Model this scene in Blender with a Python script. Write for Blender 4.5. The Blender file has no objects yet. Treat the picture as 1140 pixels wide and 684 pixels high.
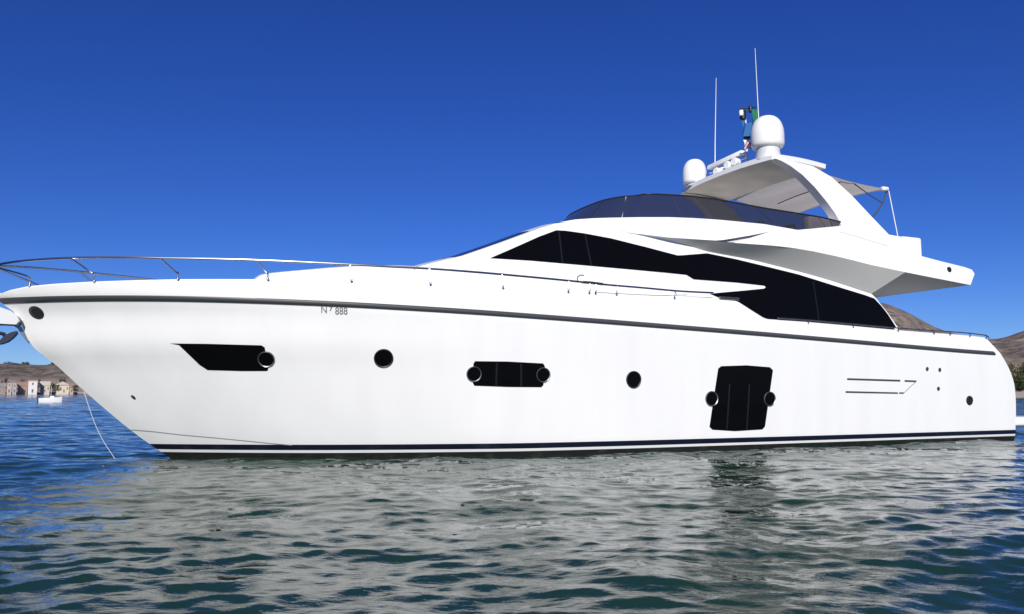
import bpy, bmesh, math, random
import numpy as np
from mathutils import Vector, Matrix
from mathutils.geometry import delaunay_2d_cdt

random.seed(7)
rng = np.random.default_rng(11)
scene = bpy.context.scene
COL = scene.collection

# ------------------------------------------------------------------ camera
F, CX, CY = 900.0, 570.0, 342.0          # focal length and centre in photo pixels (1140 x 684)
CAM_H = 1.25
PITCH = math.atan(95 / F)
cam_data = bpy.data.cameras.new('camera')
cam_data.sensor_width = 36.0
cam_data.lens = F / 1140 * 36.0
cam_data.clip_start = 0.1
cam_data.clip_end = 40000
cam = bpy.data.objects.new('camera', cam_data)
COL.objects.link(cam)
cam.location = (0, 0, CAM_H)
cam.rotation_euler = (math.pi / 2 + PITCH, 0, 0)
scene.camera = cam

# ------------------------------------------------------------------ light
SUN_EL, SUN_AZ = math.radians(28), math.radians(182)   # azimuth clockwise from +Y: behind the camera, a little to the right
world = bpy.data.worlds.new('World')
scene.world = world
world.use_nodes = True
nt = world.node_tree
nt.nodes.clear()
wo = nt.nodes.new('ShaderNodeOutputWorld')
bg = nt.nodes.new('ShaderNodeBackground')
sky = nt.nodes.new('ShaderNodeTexSky')
sky.sky_type = 'NISHITA'
sky.sun_disc = False
sky.sun_elevation = SUN_EL
sky.sun_rotation = SUN_AZ
sky.altitude = 0
sky.air_density = 0.8
sky.dust_density = 0.0
sky.ozone_density = 10.0
hs = nt.nodes.new('ShaderNodeHueSaturation')
hs.inputs['Saturation'].default_value = 1.10
hs.inputs['Hue'].default_value = 0.519
hs.inputs['Value'].default_value = 1.0
nt.links.new(sky.outputs[0], hs.inputs['Color'])
nt.links.new(hs.outputs[0], bg.inputs[0])
nt.links.new(bg.outputs[0], wo.inputs[0])
bg.inputs[1].default_value = 0.082

sd = bpy.data.lights.new('sun', 'SUN')
sd.energy = 4.3
sd.angle = math.radians(0.5)
sd.color = (1.0, 0.955, 0.88)
sun = bpy.data.objects.new('sun', sd)
COL.objects.link(sun)
sdir = Vector((math.sin(SUN_AZ) * math.cos(SUN_EL), math.cos(SUN_AZ) * math.cos(SUN_EL), math.sin(SUN_EL)))
sun.rotation_euler = sdir.to_track_quat('Z', 'Y').to_euler()
sun.location = sdir * 60
vs = scene.view_settings
vs.view_transform = 'Standard'
vs.look = 'None'
vs.exposure = 0.18
vs.gamma = 1.0
vs.use_curve_mapping = False
scene.cycles.max_bounces = 8
scene.cycles.transparent_max_bounces = 12

# ------------------------------------------------------------------ measuring: photo pixel -> place
Rt = np.array([1.0, 0, 0])
Up = np.array([0, -math.sin(PITCH), math.cos(PITCH)])
Fw = np.array([0, math.cos(PITCH), math.sin(PITCH)])
CAMP = np.array([0, 0, CAM_H])
TH = math.radians(23.3)                                   # heading of the yacht
EX = np.array([-math.cos(TH), -math.sin(TH), 0])          # towards the bow
EY = np.array([math.sin(TH), -math.cos(TH), 0])           # to port (towards the camera)
ORG = np.array([12.229, 24.093, 0.0])                     # stern, centre line, waterline


def ray(px, py):
    return Rt * (px - CX) / F - Up * (py - CY) / F + Fw


def hit(px, py, c):
    """pixel on the fore-and-aft plane c metres to port of the centre line -> yacht coordinates (x, y, z)"""
    d = ray(px, py)
    t = (c - (CAMP - ORG) @ EY) / (d @ EY)
    q = CAMP + d * t - ORG
    return np.array([q @ EX, c, q[2]])


def hit_on(px, py, fn, c0=2.3):
    c = c0
    for _ in range(40):
        q = hit(px, py, c)
        c = 0.5 * c + 0.5 * fn(q[0], q[2])
    q[1] = c
    return hit(px, py, c)


def far(px, py, dist):
    d = ray(px, py)
    return CAMP + d * (dist / math.hypot(d[0], d[1]))


def pchip(xs, ys):
    xs = np.array(xs, float)
    ys = np.array(ys, float)
    h = np.diff(xs)
    m = np.diff(ys) / h
    d = np.zeros(len(xs))
    d[0], d[-1] = m[0], m[-1]
    for i in range(1, len(xs) - 1):
        if m[i - 1] * m[i] > 0:
            w1, w2 = 2 * h[i] + h[i - 1], h[i] + 2 * h[i - 1]
            d[i] = (w1 + w2) / (w1 / m[i - 1] + w2 / m[i])

    def f(x):
        x = np.asarray(x, float)
        xc = np.clip(x, xs[0], xs[-1])
        i = np.clip(np.searchsorted(xs, xc) - 1, 0, len(xs) - 2)
        t = (xc - xs[i]) / h[i]
        return ((2 * t**3 - 3 * t**2 + 1) * ys[i] + (t**3 - 2 * t**2 + t) * h[i] * d[i]
                + (-2 * t**3 + 3 * t**2) * ys[i + 1] + (t**3 - t**2) * h[i] * d[i + 1])
    return f


def dense(pts, step=8.0):
    out = []
    for a, b in zip(pts[:-1], pts[1:]):
        n = max(1, int(math.hypot(b[0] - a[0], b[1] - a[1]) / step))
        for k in range(n):
            out.append((a[0] + (b[0] - a[0]) * k / n, a[1] + (b[1] - a[1]) * k / n))
    out.append(pts[-1])
    return out


def smooth_line(pts, n=8):
    P = [np.array(p, float) for p in pts]
    P = [2 * P[0] - P[1]] + P + [2 * P[-1] - P[-2]]
    out = []
    for i in range(1, len(P) - 2):
        for k in range(n):
            t = k / n
            out.append(tuple(0.5 * ((2 * P[i]) + (-P[i - 1] + P[i + 1]) * t + (2 * P[i - 1] - 5 * P[i] + 4 * P[i + 1] - P[i + 2]) * t * t
                                    + (-P[i - 1] + 3 * P[i] - 3 * P[i + 1] + P[i + 2]) * t**3)))
    out.append(tuple(P[-2]))
    return out


# ------------------------------------------------------------------ materials
def mat(name, col, rough=0.5, metal=0.0, spec=0.5, coat=0.0, noise=None, bump=None, ior=None):
    m = bpy.data.materials.new(name)
    m.use_nodes = True
    n = m.node_tree
    b = n.nodes['Principled BSDF']
    b.inputs['Base Color'].default_value = (*col, 1)
    b.inputs['Roughness'].default_value = rough
    b.inputs['Metallic'].default_value = metal
    b.inputs['Specular IOR Level'].default_value = spec
    b.inputs['Coat Weight'].default_value = coat
    b.inputs['Coat Roughness'].default_value = 0.05
    tc = n.nodes.new('ShaderNodeTexCoord')
    if noise:
        col2, scale, lo, hi = noise
        nz = n.nodes.new('ShaderNodeTexNoise')
        nz.inputs['Scale'].default_value = scale
        nz.inputs['Detail'].default_value = 6
        n.links.new(tc.outputs['Object'], nz.inputs['Vector'])
        rp = n.nodes.new('ShaderNodeValToRGB')
        rp.color_ramp.elements[0].position = lo
        rp.color_ramp.elements[1].position = hi
        rp.color_ramp.elements[0].color = (*col, 1)
        rp.color_ramp.elements[1].color = (*col2, 1)
        n.links.new(nz.outputs['Fac'], rp.inputs['Fac'])
        n.links.new(rp.outputs['Color'], b.inputs['Base Color'])
    if bump:
        scale, strength, dist = bump
        nz = n.nodes.new('ShaderNodeTexNoise')
        nz.inputs['Scale'].default_value = scale
        nz.inputs['Detail'].default_value = 3
        n.links.new(tc.outputs['Object'], nz.inputs['Vector'])
        bp = n.nodes.new('ShaderNodeBump')
        bp.inputs['Strength'].default_value = strength
        bp.inputs['Distance'].default_value = dist
        n.links.new(nz.outputs['Fac'], bp.inputs['Height'])
        n.links.new(bp.outputs['Normal'], b.inputs['Normal'])
    return m


M = {}
M['gelcoat'] = mat('white_gelcoat', (0.80, 0.80, 0.785), 0.28, coat=0.25, noise=((0.768, 0.768, 0.75), 0.8, 0.42, 0.72), bump=(0.45, 0.25, 0.03))
M['gelcoat_plain'] = mat('white_moulding', (0.81, 0.81, 0.80), 0.3, coat=0.2)
M['liner'] = mat('grey_beige_headliner', (0.80, 0.745, 0.64), 0.75, noise=((0.64, 0.59, 0.50), 1.6, 0.35, 0.7))
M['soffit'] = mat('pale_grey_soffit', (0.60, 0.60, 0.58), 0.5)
M['glass_black'] = mat('black_tinted_glass', (0.003, 0.003, 0.0035), 0.06, spec=0.08)
M['glass_seam'] = mat('grey_window_seam', (0.008, 0.008, 0.009), 0.35)
M['rubber'] = mat('dark_grey_rubber', (0.055, 0.058, 0.062), 0.45)
M['navy'] = mat('navy_boot_paint', (0.006, 0.008, 0.022), 0.3, noise=((0.02, 0.025, 0.05), 3.0, 0.55, 0.85))
M['antifoul'] = mat('black_antifouling', (0.008, 0.009, 0.009), 0.6, noise=((0.03, 0.035, 0.03), 4.0, 0.5, 0.8))
M['steel'] = mat('stainless_steel', (0.62, 0.63, 0.64), 0.16, metal=1.0)
M['rail_steel'] = mat('weathered_rail_steel', (0.48, 0.49, 0.50), 0.25, metal=1.0)
M['dark_steel'] = mat('dull_steel', (0.18, 0.19, 0.20), 0.35, metal=0.9)
M['ring'] = mat('porthole_ring_steel', (0.26, 0.265, 0.27), 0.42, metal=0.9)
M['black'] = mat('black_plastic', (0.012, 0.012, 0.013), 0.5)
M['dark_anchor'] = mat('dark_blue_galvanised', (0.014, 0.018, 0.035), 0.4, metal=0.3)
M['canvas'] = mat('taupe_canvas', (0.52, 0.49, 0.44), 0.9, noise=((0.44, 0.41, 0.37), 5, 0.4, 0.7))
M['radome'] = mat('white_radome', (0.82, 0.82, 0.81), 0.35)
M['radome_base'] = mat('grey_white_base', (0.62, 0.63, 0.64), 0.45)
M['cushion'] = mat('grey_vinyl', (0.55, 0.54, 0.56), 0.6)
M['brown'] = mat('brown_leather', (0.07, 0.045, 0.035), 0.5)
M['rope'] = mat('pale_rope', (0.40, 0.44, 0.46), 0.8)
M['lettering'] = mat('grey_vinyl_letters', (0.17, 0.17, 0.175), 0.5)
M['green_cloth'] = mat('green_flag_cloth', (0.012, 0.20, 0.06), 0.8)
M['blue_cloth'] = mat('blue_flag_cloth', (0.015, 0.11, 0.30), 0.8)
M['pink_cloth'] = mat('faded_pink_cloth', (0.62, 0.36, 0.40), 0.8)
M['red_cloth'] = mat('red_flag_cloth', (0.32, 0.02, 0.04), 0.8)
M['white_cloth'] = mat('white_flag_cloth', (0.75, 0.75, 0.75), 0.8)

n = M['canvas'].node_tree                       # sunlight glows through the cloth
tl = n.nodes.new('ShaderNodeBsdfTranslucent')
tl.inputs[0].default_value = (0.75, 0.69, 0.60, 1)
mxs = n.nodes.new('ShaderNodeMixShader')
mxs.inputs[0].default_value = 0.55
n.links.new(n.nodes['Principled BSDF'].outputs[0], mxs.inputs[1])
n.links.new(tl.outputs[0], mxs.inputs[2])
n.links.new(mxs.outputs[0], n.nodes['Material Output'].inputs[0])
# faint vertical weather streaks on the topsides
n = M['gelcoat'].node_tree
gm = n.nodes.new('ShaderNodeMapping')
gm.inputs['Scale'].default_value = (2.2, 2.2, 0.22)
n.links.new(n.nodes['Texture Coordinate'].outputs['Object'], gm.inputs['Vector'])
for nd in n.nodes:
    if nd.type == 'TEX_NOISE' and nd.inputs['Scale'].default_value > 0.6:
        n.links.new(gm.outputs[0], nd.inputs['Vector'])

# dark see-through wind deflector: tinted acrylic
m = bpy.data.materials.new('tinted_acrylic')
m.use_nodes = True
n = m.node_tree
n.nodes.clear()
o_ = n.nodes.new('ShaderNodeOutputMaterial')
tr = n.nodes.new('ShaderNodeBsdfTransparent')
tr.inputs[0].default_value = (0.16, 0.15, 0.17, 1)
gl = n.nodes.new('ShaderNodeBsdfGlossy')
gl.inputs['Roughness'].default_value = 0.05
fr = n.nodes.new('ShaderNodeFresnel')
fr.inputs[0].default_value = 1.35
mx = n.nodes.new('ShaderNodeMixShader')
n.links.new(fr.outputs[0], mx.inputs[0])
n.links.new(tr.outputs[0], mx.inputs[1])
n.links.new(gl.outputs[0], mx.inputs[2])
df = n.nodes.new('ShaderNodeBsdfDiffuse')
df.inputs[0].default_value = (0.22, 0.22, 0.24, 1)
m2 = n.nodes.new('ShaderNodeMixShader')
m2.inputs[0].default_value = 0.09
n.links.new(mx.outputs[0], m2.inputs[1])
n.links.new(df.outputs[0], m2.inputs[2])
n.links.new(m2.outputs[0], o_.inputs[0])
M['acrylic'] = m


# ------------------------------------------------------------------ mesh helpers
class MB:
    def __init__(s):
        s.v, s.f = [], []

    def add(s, vs, fs):
        o = len(s.v)
        s.v += [tuple(float(a) for a in p) for p in vs]
        s.f += [tuple(i + o for i in f) for f in fs]
        return s

    def grid(s, rows, close_u=False, close_v=False):
        nr, nc = len(rows), len(rows[0])
        vs = [p for r in rows for p in r]
        fs = []
        for i in range(nr if close_u else nr - 1):
            for j in range(nc if close_v else nc - 1):
                a, b = i, (i + 1) % nr
                c, d = j, (j + 1) % nc
                fs.append((a * nc + c, a * nc + d, b * nc + d, b * nc + c))
        return s.add(vs, fs)

    def tube(s, pts, r, n=8, caps=True):
        P = [Vector(p) for p in pts]
        rr = r if hasattr(r, '__len__') else [r] * len(P)
        rows = []
        up = None
        for i, p in enumerate(P):
            t = (P[min(i + 1, len(P) - 1)] - P[max(i - 1, 0)]).normalized()
            if up is None:
                up = t.orthogonal().normalized()
            up = (up - t * up.dot(t)).normalized()
            w = t.cross(up)
            rows.append([p + (up * math.cos(2 * math.pi * k / n) + w * math.sin(2 * math.pi * k / n)) * rr[i] for k in range(n)])
        o = len(s.v)
        s.grid(rows, close_v=True)
        if caps:
            s.f.append(tuple(o + k for k in range(n))[::-1])
            s.f.append(tuple(o + (len(P) - 1) * n + k for k in range(n)))
        return s

    def lathe(s, prof, c, n=32, axis=None, up=None):
        """prof: (radius, height) pairs, turned about axis through c"""
        ax = Vector(axis or (0, 0, 1)).normalized()
        u = ax.orthogonal().normalized()
        w = ax.cross(u)
        c = Vector(c)
        rows = [[c + ax * h + (u * math.cos(2 * math.pi * k / n) + w * math.sin(2 * math.pi * k / n)) * max(r, 1e-4) for k in range(n)] for r, h in prof]
        o = len(s.v)
        s.grid(rows, close_v=True)
        s.f.append(tuple(o + (len(prof) - 1) * n + k for k in range(n)))
        s.f.append(tuple(o + k for k in range(n))[::-1])
        return s

    def box(s, c, size, rz=0.0, bev=0.0, taper=1.0):
        bm = bmesh.new()
        bmesh.ops.create_cube(bm, size=1.0)
        for v in bm.verts:
            t = taper if v.co.z > 0 else 1.0
            v.co = Vector((v.co.x * size[0] * t, v.co.y * size[1] * t, v.co.z * size[2]))
        if bev:
            bmesh.ops.bevel(bm, geom=bm.edges[:], offset=bev, segments=3, affect='EDGES', profile=0.5)
        mtx = Matrix.Translation(Vector(c)) @ Matrix.Rotation(rz, 4, 'Z')
        bm.transform(mtx)
        bm.verts.index_update()
        s.add([v.co for v in bm.verts], [[v.index for v in f.verts] for f in bm.faces])
        bm.free()
        return s

    def patch(s, poly, fn, step=10.0, out=0.0, thick=0.0, edge_step=None, mirror=False):
        """fill a pixel outline measured on the photo, laid on the surface fn(px, py) -> xyz;
        out lifts it outwards, thick gives it an edge and a back"""
        P = dense(list(poly) + [poly[0]], edge_step or step)[:-1]
        nb = len(P)
        xs = [p[0] for p in P]
        ys = [p[1] for p in P]
        pts = [Vector(p) for p in P]

        def inside(x, y):
            r = False
            j = nb - 1
            for i in range(nb):
                if (ys[i] > y) != (ys[j] > y) and x < (xs[j] - xs[i]) * (y - ys[i]) / (ys[j] - ys[i]) + xs[i]:
                    r = not r
                j = i
            return r
        gx = min(xs) + step * 0.5
        while gx < max(xs):
            gy = min(ys) + step * 0.5
            while gy < max(ys):
                if inside(gx, gy) and min(math.hypot(gx - q[0], gy - q[1]) for q in P) > step * 0.35:
                    pts.append(Vector((gx, gy)))
                gy += step
            gx += step
        r = delaunay_2d_cdt(pts, [], [list(range(nb))], 1, 1e-5)
        base = [fn(v[0], v[1]) for v in r[0]]
        sg = -1 if mirror else 1
        front = [(b[0], sg * (b[1] + out), b[2]) for b in base]
        o = len(s.v)
        s.add(front, r[2])
        if thick:
            cnt = {}
            for f in r[2]:
                for a, b in zip(f, list(f[1:]) + [f[0]]):
                    k = (min(a, b), max(a, b))
                    cnt[k] = cnt.get(k, 0) + 1
            s.add([(b[0], sg * (b[1] + out - thick), b[2]) for b in base], [tuple(reversed(f)) for f in r[2]])
            nv = len(front)
            s.f += [(o + a, o + b, o + b + nv, o + a + nv) for (a, b), c in cnt.items() if c == 1]
        return s

    def build(s, name, material, parent=None, smooth=35, loc=None, weld=False):
        me = bpy.data.meshes.new(name)
        me.from_pydata(s.v, [], s.f)
        bm = bmesh.new()
        bm.from_mesh(me)
        if weld:
            bmesh.ops.remove_doubles(bm, verts=bm.verts[:], dist=1e-4)
        bmesh.ops.recalc_face_normals(bm, faces=bm.faces[:])
        bm.to_mesh(me)
        bm.free()
        mats = material if isinstance(material, (list, tuple)) else [material]
        for k in mats:
            me.materials.append(k if not isinstance(k, str) else M[k])
        if smooth:
            me.shade_smooth()
            me.set_sharp_from_angle(angle=math.radians(smooth))
        ob = bpy.data.objects.new(name, me)
        COL.objects.link(ob)
        if parent is not None:
            ob.parent = parent
        if loc is not None:
            ob.location = loc
        return ob


def tag(o, label=None, cat=None, group=None, kind=None):
    if label:
        o['label'] = label
    if cat:
        o['category'] = cat
    if group:
        o['group'] = group
    if kind:
        o['kind'] = kind
    return o


def empty(name, loc, rz=0.0):
    o = bpy.data.objects.new(name, None)
    COL.objects.link(o)
    o.location = loc
    o.rotation_euler = (0, 0, rz)
    o.empty_display_size = 0.3
    return o


def lerp(a, b, t):
    return tuple(np.array(a, float) * (1 - t) + np.array(b, float) * t)


def mir(p):
    return (p[0], -p[1], p[2])


def to_world(p):
    return ORG + EX * p[0] + EY * p[1] + np.array([0, 0, p[2]])


# ================================================================== WATER
def make_water():
    az_d = np.radians(np.linspace(-46, 46, 700))
    az_c = np.radians(np.concatenate([np.linspace(-180, -46, 44, endpoint=False), np.linspace(46, 180, 45)[1:]]))
    az = np.concatenate([az_c[:44], az_d, az_c[44:]])
    r = 2.6 * 1.0046 ** np.arange(0, 1200)
    r = np.concatenate([[0.02, 1.0, 1.8], r[r < 150], np.geomspace(151, 600, 150), np.geomspace(620, 30000, 50)])
    A, Rr = np.meshgrid(az, r)
    X = (np.sin(A) * Rr).ravel()
    Y = (np.cos(A) * Rr).ravel()
    RR = Rr.ravel()
    Z = np.zeros_like(X)
    DX = np.zeros_like(X)
    DY = np.zeros_like(X)
    N = 110
    lam = np.exp(np.linspace(math.log(0.13), math.log(5.0), N)) * rng.uniform(0.95, 1.05, N)
    spacing = 0.0046 * RR
    dense_m = np.abs(np.arctan2(X, Y)) < math.radians(46.5)
    spacing = np.where(dense_m, spacing, 0.06 * RR + 0.05)
    for L in lam:
        th = rng.normal(math.radians(-82), math.radians(56))
        k = 2 * math.pi / L
        slope = 0.0118 + 0.0255 * math.exp(-(math.log(L / 0.30)) ** 2 / 0.55)
        if L < 0.35:
            slope *= 0.8
        a = slope / k
        ph = rng.uniform(0, 2 * math.pi)
        fade = np.clip((L / (3.0 * spacing + 1e-6)) - 0.6, 0, 1)
        arg = k * (X * math.cos(th) + Y * math.sin(th)) + ph
        # groupiness: slow amplitude change so the chop comes in patches
        grp = 0.75 + 0.45 * np.sin(0.23 * k ** 0.5 * (X * math.cos(th + 1.1) + Y * math.sin(th + 1.1)) + ph * 3)
        a = a * fade * grp
        Z += a * np.cos(arg)
        sn = np.sin(arg) * a * 0.85
        DX -= sn * math.cos(th)
        DY -= sn * math.sin(th)
    V = np.column_stack([X + DX, Y + DY, Z]).astype(np.float32)
    nr, nc = len(r), len(az)
    i, j = np.meshgrid(np.arange(nr - 1), np.arange(nc - 1), indexing='ij')
    a = (i * nc + j).ravel()
    faces = np.column_stack([a, a + 1, a + nc + 1, a + nc])[:, ::-1]
    me = bpy.data.meshes.new('water')
    me.vertices.add(len(V))
    me.vertices.foreach_set('co', V.ravel())
    me.loops.add(faces.size)
    me.loops.foreach_set('vertex_index', faces.ravel().astype(np.int32))
    me.polygons.add(len(faces))
    me.polygons.foreach_set('loop_start', np.arange(0, faces.size, 4, dtype=np.int32))
    me.polygons.foreach_set('loop_total', np.full(len(faces), 4, dtype=np.int32))
    me.update(calc_edges=True)
    me.validate()
    me.shade_smooth()
    m = bpy.data.materials.new('sea_water')
    m.use_nodes = True
    n = m.node_tree
    b = n.nodes['Principled BSDF']
    b.inputs['Base Color'].default_value = (0.012, 0.040, 0.022, 1)
    b.inputs['Roughness'].default_value = 0.03
    b.inputs['IOR'].default_value = 1.333
    tc = n.nodes.new('ShaderNodeTexCoord')
    mp = n.nodes.new('ShaderNodeMapping')
    mp.inputs['Scale'].default_value = (1.0, 1.6, 1.0)
    n.links.new(tc.outputs['Object'], mp.inputs['Vector'])
    prev = None
    for scale, dist, st in ((15.0, 0.014, 0.28), (1.6, 0.14, 0.15), (0.32, 0.7, 0.35)):
        nz = n.nodes.new('ShaderNodeTexNoise')
        nz.inputs['Scale'].default_value = scale
        nz.inputs['Detail'].default_value = 3
        nz.inputs['Roughness'].default_value = 0.55
        n.links.new(mp.outputs[0], nz.inputs['Vector'])
        bp = n.nodes.new('ShaderNodeBump')
        bp.inputs['Strength'].default_value = st
        bp.inputs['Distance'].default_value = dist
        n.links.new(nz.outputs['Fac'], bp.inputs['Height'])
        if prev:
            n.links.new(prev.outputs[0], bp.inputs['Normal'])
        prev = bp
    n.links.new(prev.outputs[0], b.inputs['Normal'])
    me.materials.append(m)
    ob = bpy.data.objects.new('water', me)
    COL.objects.link(ob)
    tag(ob, 'choppy blue green sea water round the yacht', 'water', kind='structure')


make_water()

# ================================================================== HILLS AND SHORE
crest_l = pchip([-900, -400, -150, 0, 12, 28, 50, 64, 100, 200, 330, 480], [380, 392, 400, 405, 404, 406, 407, 405, 404, 402, 409, 425])
crest_r = pchip([560, 700, 860, 950, 985, 1015, 1050, 1080, 1106, 1140, 1250, 1500, 2100], [428, 395, 350, 332, 337, 351, 368.5, 375, 376.5, 368, 345, 325, 350])


def hill_material(name, base, dark, tan, zlo, zhi, sc):
    m = bpy.data.materials.new(name)
    m.use_nodes = True
    n = m.node_tree
    b = n.nodes['Principled BSDF']
    b.inputs['Roughness'].default_value = 0.95
    b.inputs['Specular IOR Level'].default_value = 0.1
    tc = n.nodes.new('ShaderNodeTexCoord')
    nz = n.nodes.new('ShaderNodeTexNoise')
    nz.inputs['Scale'].default_value = sc
    nz.inputs['Detail'].default_value = 9
    nz.inputs['Roughness'].default_value = 0.7
    n.links.new(tc.outputs['Object'], nz.inputs['Vector'])
    rp = n.nodes.new('ShaderNodeValToRGB')
    rp.color_ramp.elements[0].position = 0.40
    rp.color_ramp.elements[1].position = 0.60
    rp.color_ramp.elements[0].color = (*dark, 1)
    rp.color_ramp.elements[1].color = (*base, 1)
    n.links.new(nz.outputs['Fac'], rp.inputs['Fac'])
    sx = n.nodes.new('ShaderNodeSeparateXYZ')
    n.links.new(tc.outputs['Object'], sx.inputs[0])
    ad = n.nodes.new('ShaderNodeMath')
    ad.operation = 'MULTIPLY_ADD'
    ad.inputs[1].default_value = (zhi - zlo) * 0.9
    n.links.new(nz.outputs['Fac'], ad.inputs[0])
    n.links.new(sx.outputs['Z'], ad.inputs[2])
    mr = n.nodes.new('ShaderNodeMapRange')
    mr.inputs['From Min'].default_value = zlo + (zhi - zlo) * 0.75
    mr.inputs['From Max'].default_value = zhi + (zhi - zlo) * 0.45
    n.links.new(ad.outputs[0], mr.inputs['Value'])
    mx = n.nodes.new('ShaderNodeMix')
    mx.data_type = 'RGBA'
    n.links.new(mr.outputs[0], mx.inputs['Factor'])
    mx.inputs[6].default_value = (*tan, 1)
    n.links.new(rp.outputs[0], mx.inputs[7])
    n.links.new(mx.outputs[2], b.inputs['Base Color'])
    return m


def vnoise(x, y, seed, octs=5):
    r = np.random.default_rng(seed)
    z = np.zeros_like(x)
    for o in range(octs):
        for _ in range(5):
            th = r.uniform(0, 2 * math.pi)
            k = 2 ** o
            z += np.sin(k * (x * math.cos(th) + y * math.sin(th)) + r.uniform(0, 6.28)) / (k ** 0.95) / 3
    return z


def make_hill(name, px0, px1, crest, shore, ridge, back, material, label, seed):
    az = np.linspace(px0, px1, 420)
    ts = np.concatenate([np.linspace(0, 1, 46), np.linspace(1, 2, 14)[1:]])
    rows = []
    for t in ts:
        row = []
        for px in az:
            top = far(px, float(crest(px)), ridge)
            hgt = max(top[2], 3.0)
            hd = top[:2] / np.linalg.norm(top[:2])
            sh = shore(px)
            if t <= 1:
                D = sh + (ridge - sh) * t
                z = -1.2 + 2.6 * min(1, t / 0.03) + (hgt - 1.4) * (t ** 1.35)
            else:
                D = ridge + (back - ridge) * (t - 1)
                z = hgt * (1 - (t - 1) ** 1.5) - 1
            row.append((hd[0] * D, hd[1] * D, z, hgt, t))
        rows.append(row)
    A = np.array(rows)
    s = 60 / ridge
    nz = vnoise(A[:, :, 0] * s, A[:, :, 1] * s, seed)
    env = np.clip(A[:, :, 4] * 6, 0, 1) * np.clip(np.abs(A[:, :, 4] - 1) * 4, 0.16, 1)
    A[:, :, 2] += nz * 0.075 * A[:, :, 3] * env
    mb = MB()
    mb.grid([[tuple(p[:3]) for p in row] for row in A])
    ob = mb.build(name, material, smooth=60)
    return tag(ob, label, 'hill', kind='structure')


hm_l = hill_material('brown_scrub_slope', (0.24, 0.19, 0.165), (0.07, 0.066, 0.05), (0.36, 0.285, 0.245), 5.0, 15.0, 0.11)
hm_r = hill_material('purple_brown_scrub_slope', (0.30, 0.24, 0.205), (0.085, 0.075, 0.06), (0.38, 0.29, 0.21), 9.0, 17.0, 0.09)
make_hill('hills', -950, 480, crest_l, lambda p: 560 + 15 * math.sin(p * 0.02), 950, 1900, hm_l, 'low brown scrubby hills beyond the far left shore', 3)
make_hill('hills', 560, 2100, crest_r, lambda p: 250 - 0.05 * max(0, p - 1140) + 8 * math.sin(p * 0.05), 1000, 2000, hm_r, 'bare brown hills beyond the stern of the yacht', 9)
# sandy beach at the foot of the right-hand hills
mb = MB()
rows = []
for k, (dd, z) in enumerate([(-26, -0.6), (-14, 0.25), (0, 0.9), (16, 1.75), (30, 1.6)]):
    row = []
    for px in np.linspace(600, 2000, 120):
        d0 = 250 - 0.05 * max(0, px - 1140) + 8 * math.sin(px * 0.05)
        p = far(px, 437, d0 + dd)
        row.append((p[0], p[1], z))
    rows.append(row)
mb.grid(rows)
tag(mb.build('beach', mat('pale_sand', (0.46, 0.40, 0.31), 0.95, noise=((0.34, 0.29, 0.22), 0.3, 0.4, 0.7)), smooth=60), 'narrow pale sand beach under the right hills', 'beach', kind='structure')

# ================================================================== THE YACHT
yacht = empty('motor_yacht', tuple(ORG), math.pi + TH)
tag(yacht, 'large white motor yacht with black windows and raised flybridge, side on at anchor', 'yacht')

# ---- hull form
stem_px = [(192, 512), (179, 503), (163, 492), (143, 477), (113, 452), (89, 431), (63, 407), (34, 383), (25.5, 365), (21, 355), (13, 345), (2, 337.5), (-14, 329)]
sp = [hit(px, py, 0.0) for px, py in stem_px]
xb_f = pchip([-1.2] + [p[2] for p in sp] + [4.0], [sp[0][0] - 1.6] + [p[0] for p in sp] + [sp[-1][0] + 0.9])
stern_px = [(1133.5, 492), (1132, 478), (1132, 462), (1131.5, 448), (1130, 432), (1125, 415), (1117, 400), (1108, 386), (1102, 376.5)]
tp = [hit(px, py, 2.70) for px, py in stern_px]
xs_f = pchip([-1.2] + [p[2] for p in tp] + [4.0], [tp[0][0]] + [p[0] for p in tp] + [tp[-1][0] + 0.8])
yd_f = pchip([0, .1, .25, .4, .52, .62, .72, .8, .87, .93, .97, .99, 1.0], [2.72, 2.8, 2.9, 2.95, 2.95, 2.9, 2.66, 2.24, 1.70, 1.05, 0.52, 0.22, 0.02])
yw_f = pchip([0, .2, .4, .55, .67, .77, .866, .93, .957, .985, 1.0], [2.66, 2.74, 2.8, 2.8, 2.68, 2.2, 1.52, .88, .56, .22, .015])
Z0 = 0.2


def solve_edge(pts, dy):
    """pixel polyline along the hull's edge -> table u, z"""
    U, Z = [], []
    for px, py in pts:
        c = 2.0
        for _ in range(60):
            q = hit(px, py, c)
            u = (q[0] - float(xs_f(q[2]))) / (float(xb_f(q[2])) - float(xs_f(q[2])))
            c = 0.6 * c + 0.4 * (float(yd_f(min(max(u, 0), 1))) + dy)
        U.append(u)
        Z.append(q[2])
    o = np.argsort(U)
    return np.array(U)[o], np.array(Z)[o]


rub_px = [(2, 336), (50, 333.2), (100, 332.2), (150, 332.3), (200, 332.6), (280, 335), (333, 337.2), (385, 338.8), (464, 343.2), (540, 348.7), (580, 350.7), (640, 355), (698, 360), (770, 365.5), (840, 371), (945, 380.2), (1040, 388), (1108, 393.5)]
ur, zr_t = solve_edge(rub_px, 0.0)
cf = np.polyfit(ur, zr_t, 5)


def zr(u):
    return float(np.polyval(cf, min(max(u, ur[0]), ur[-1])))


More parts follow.
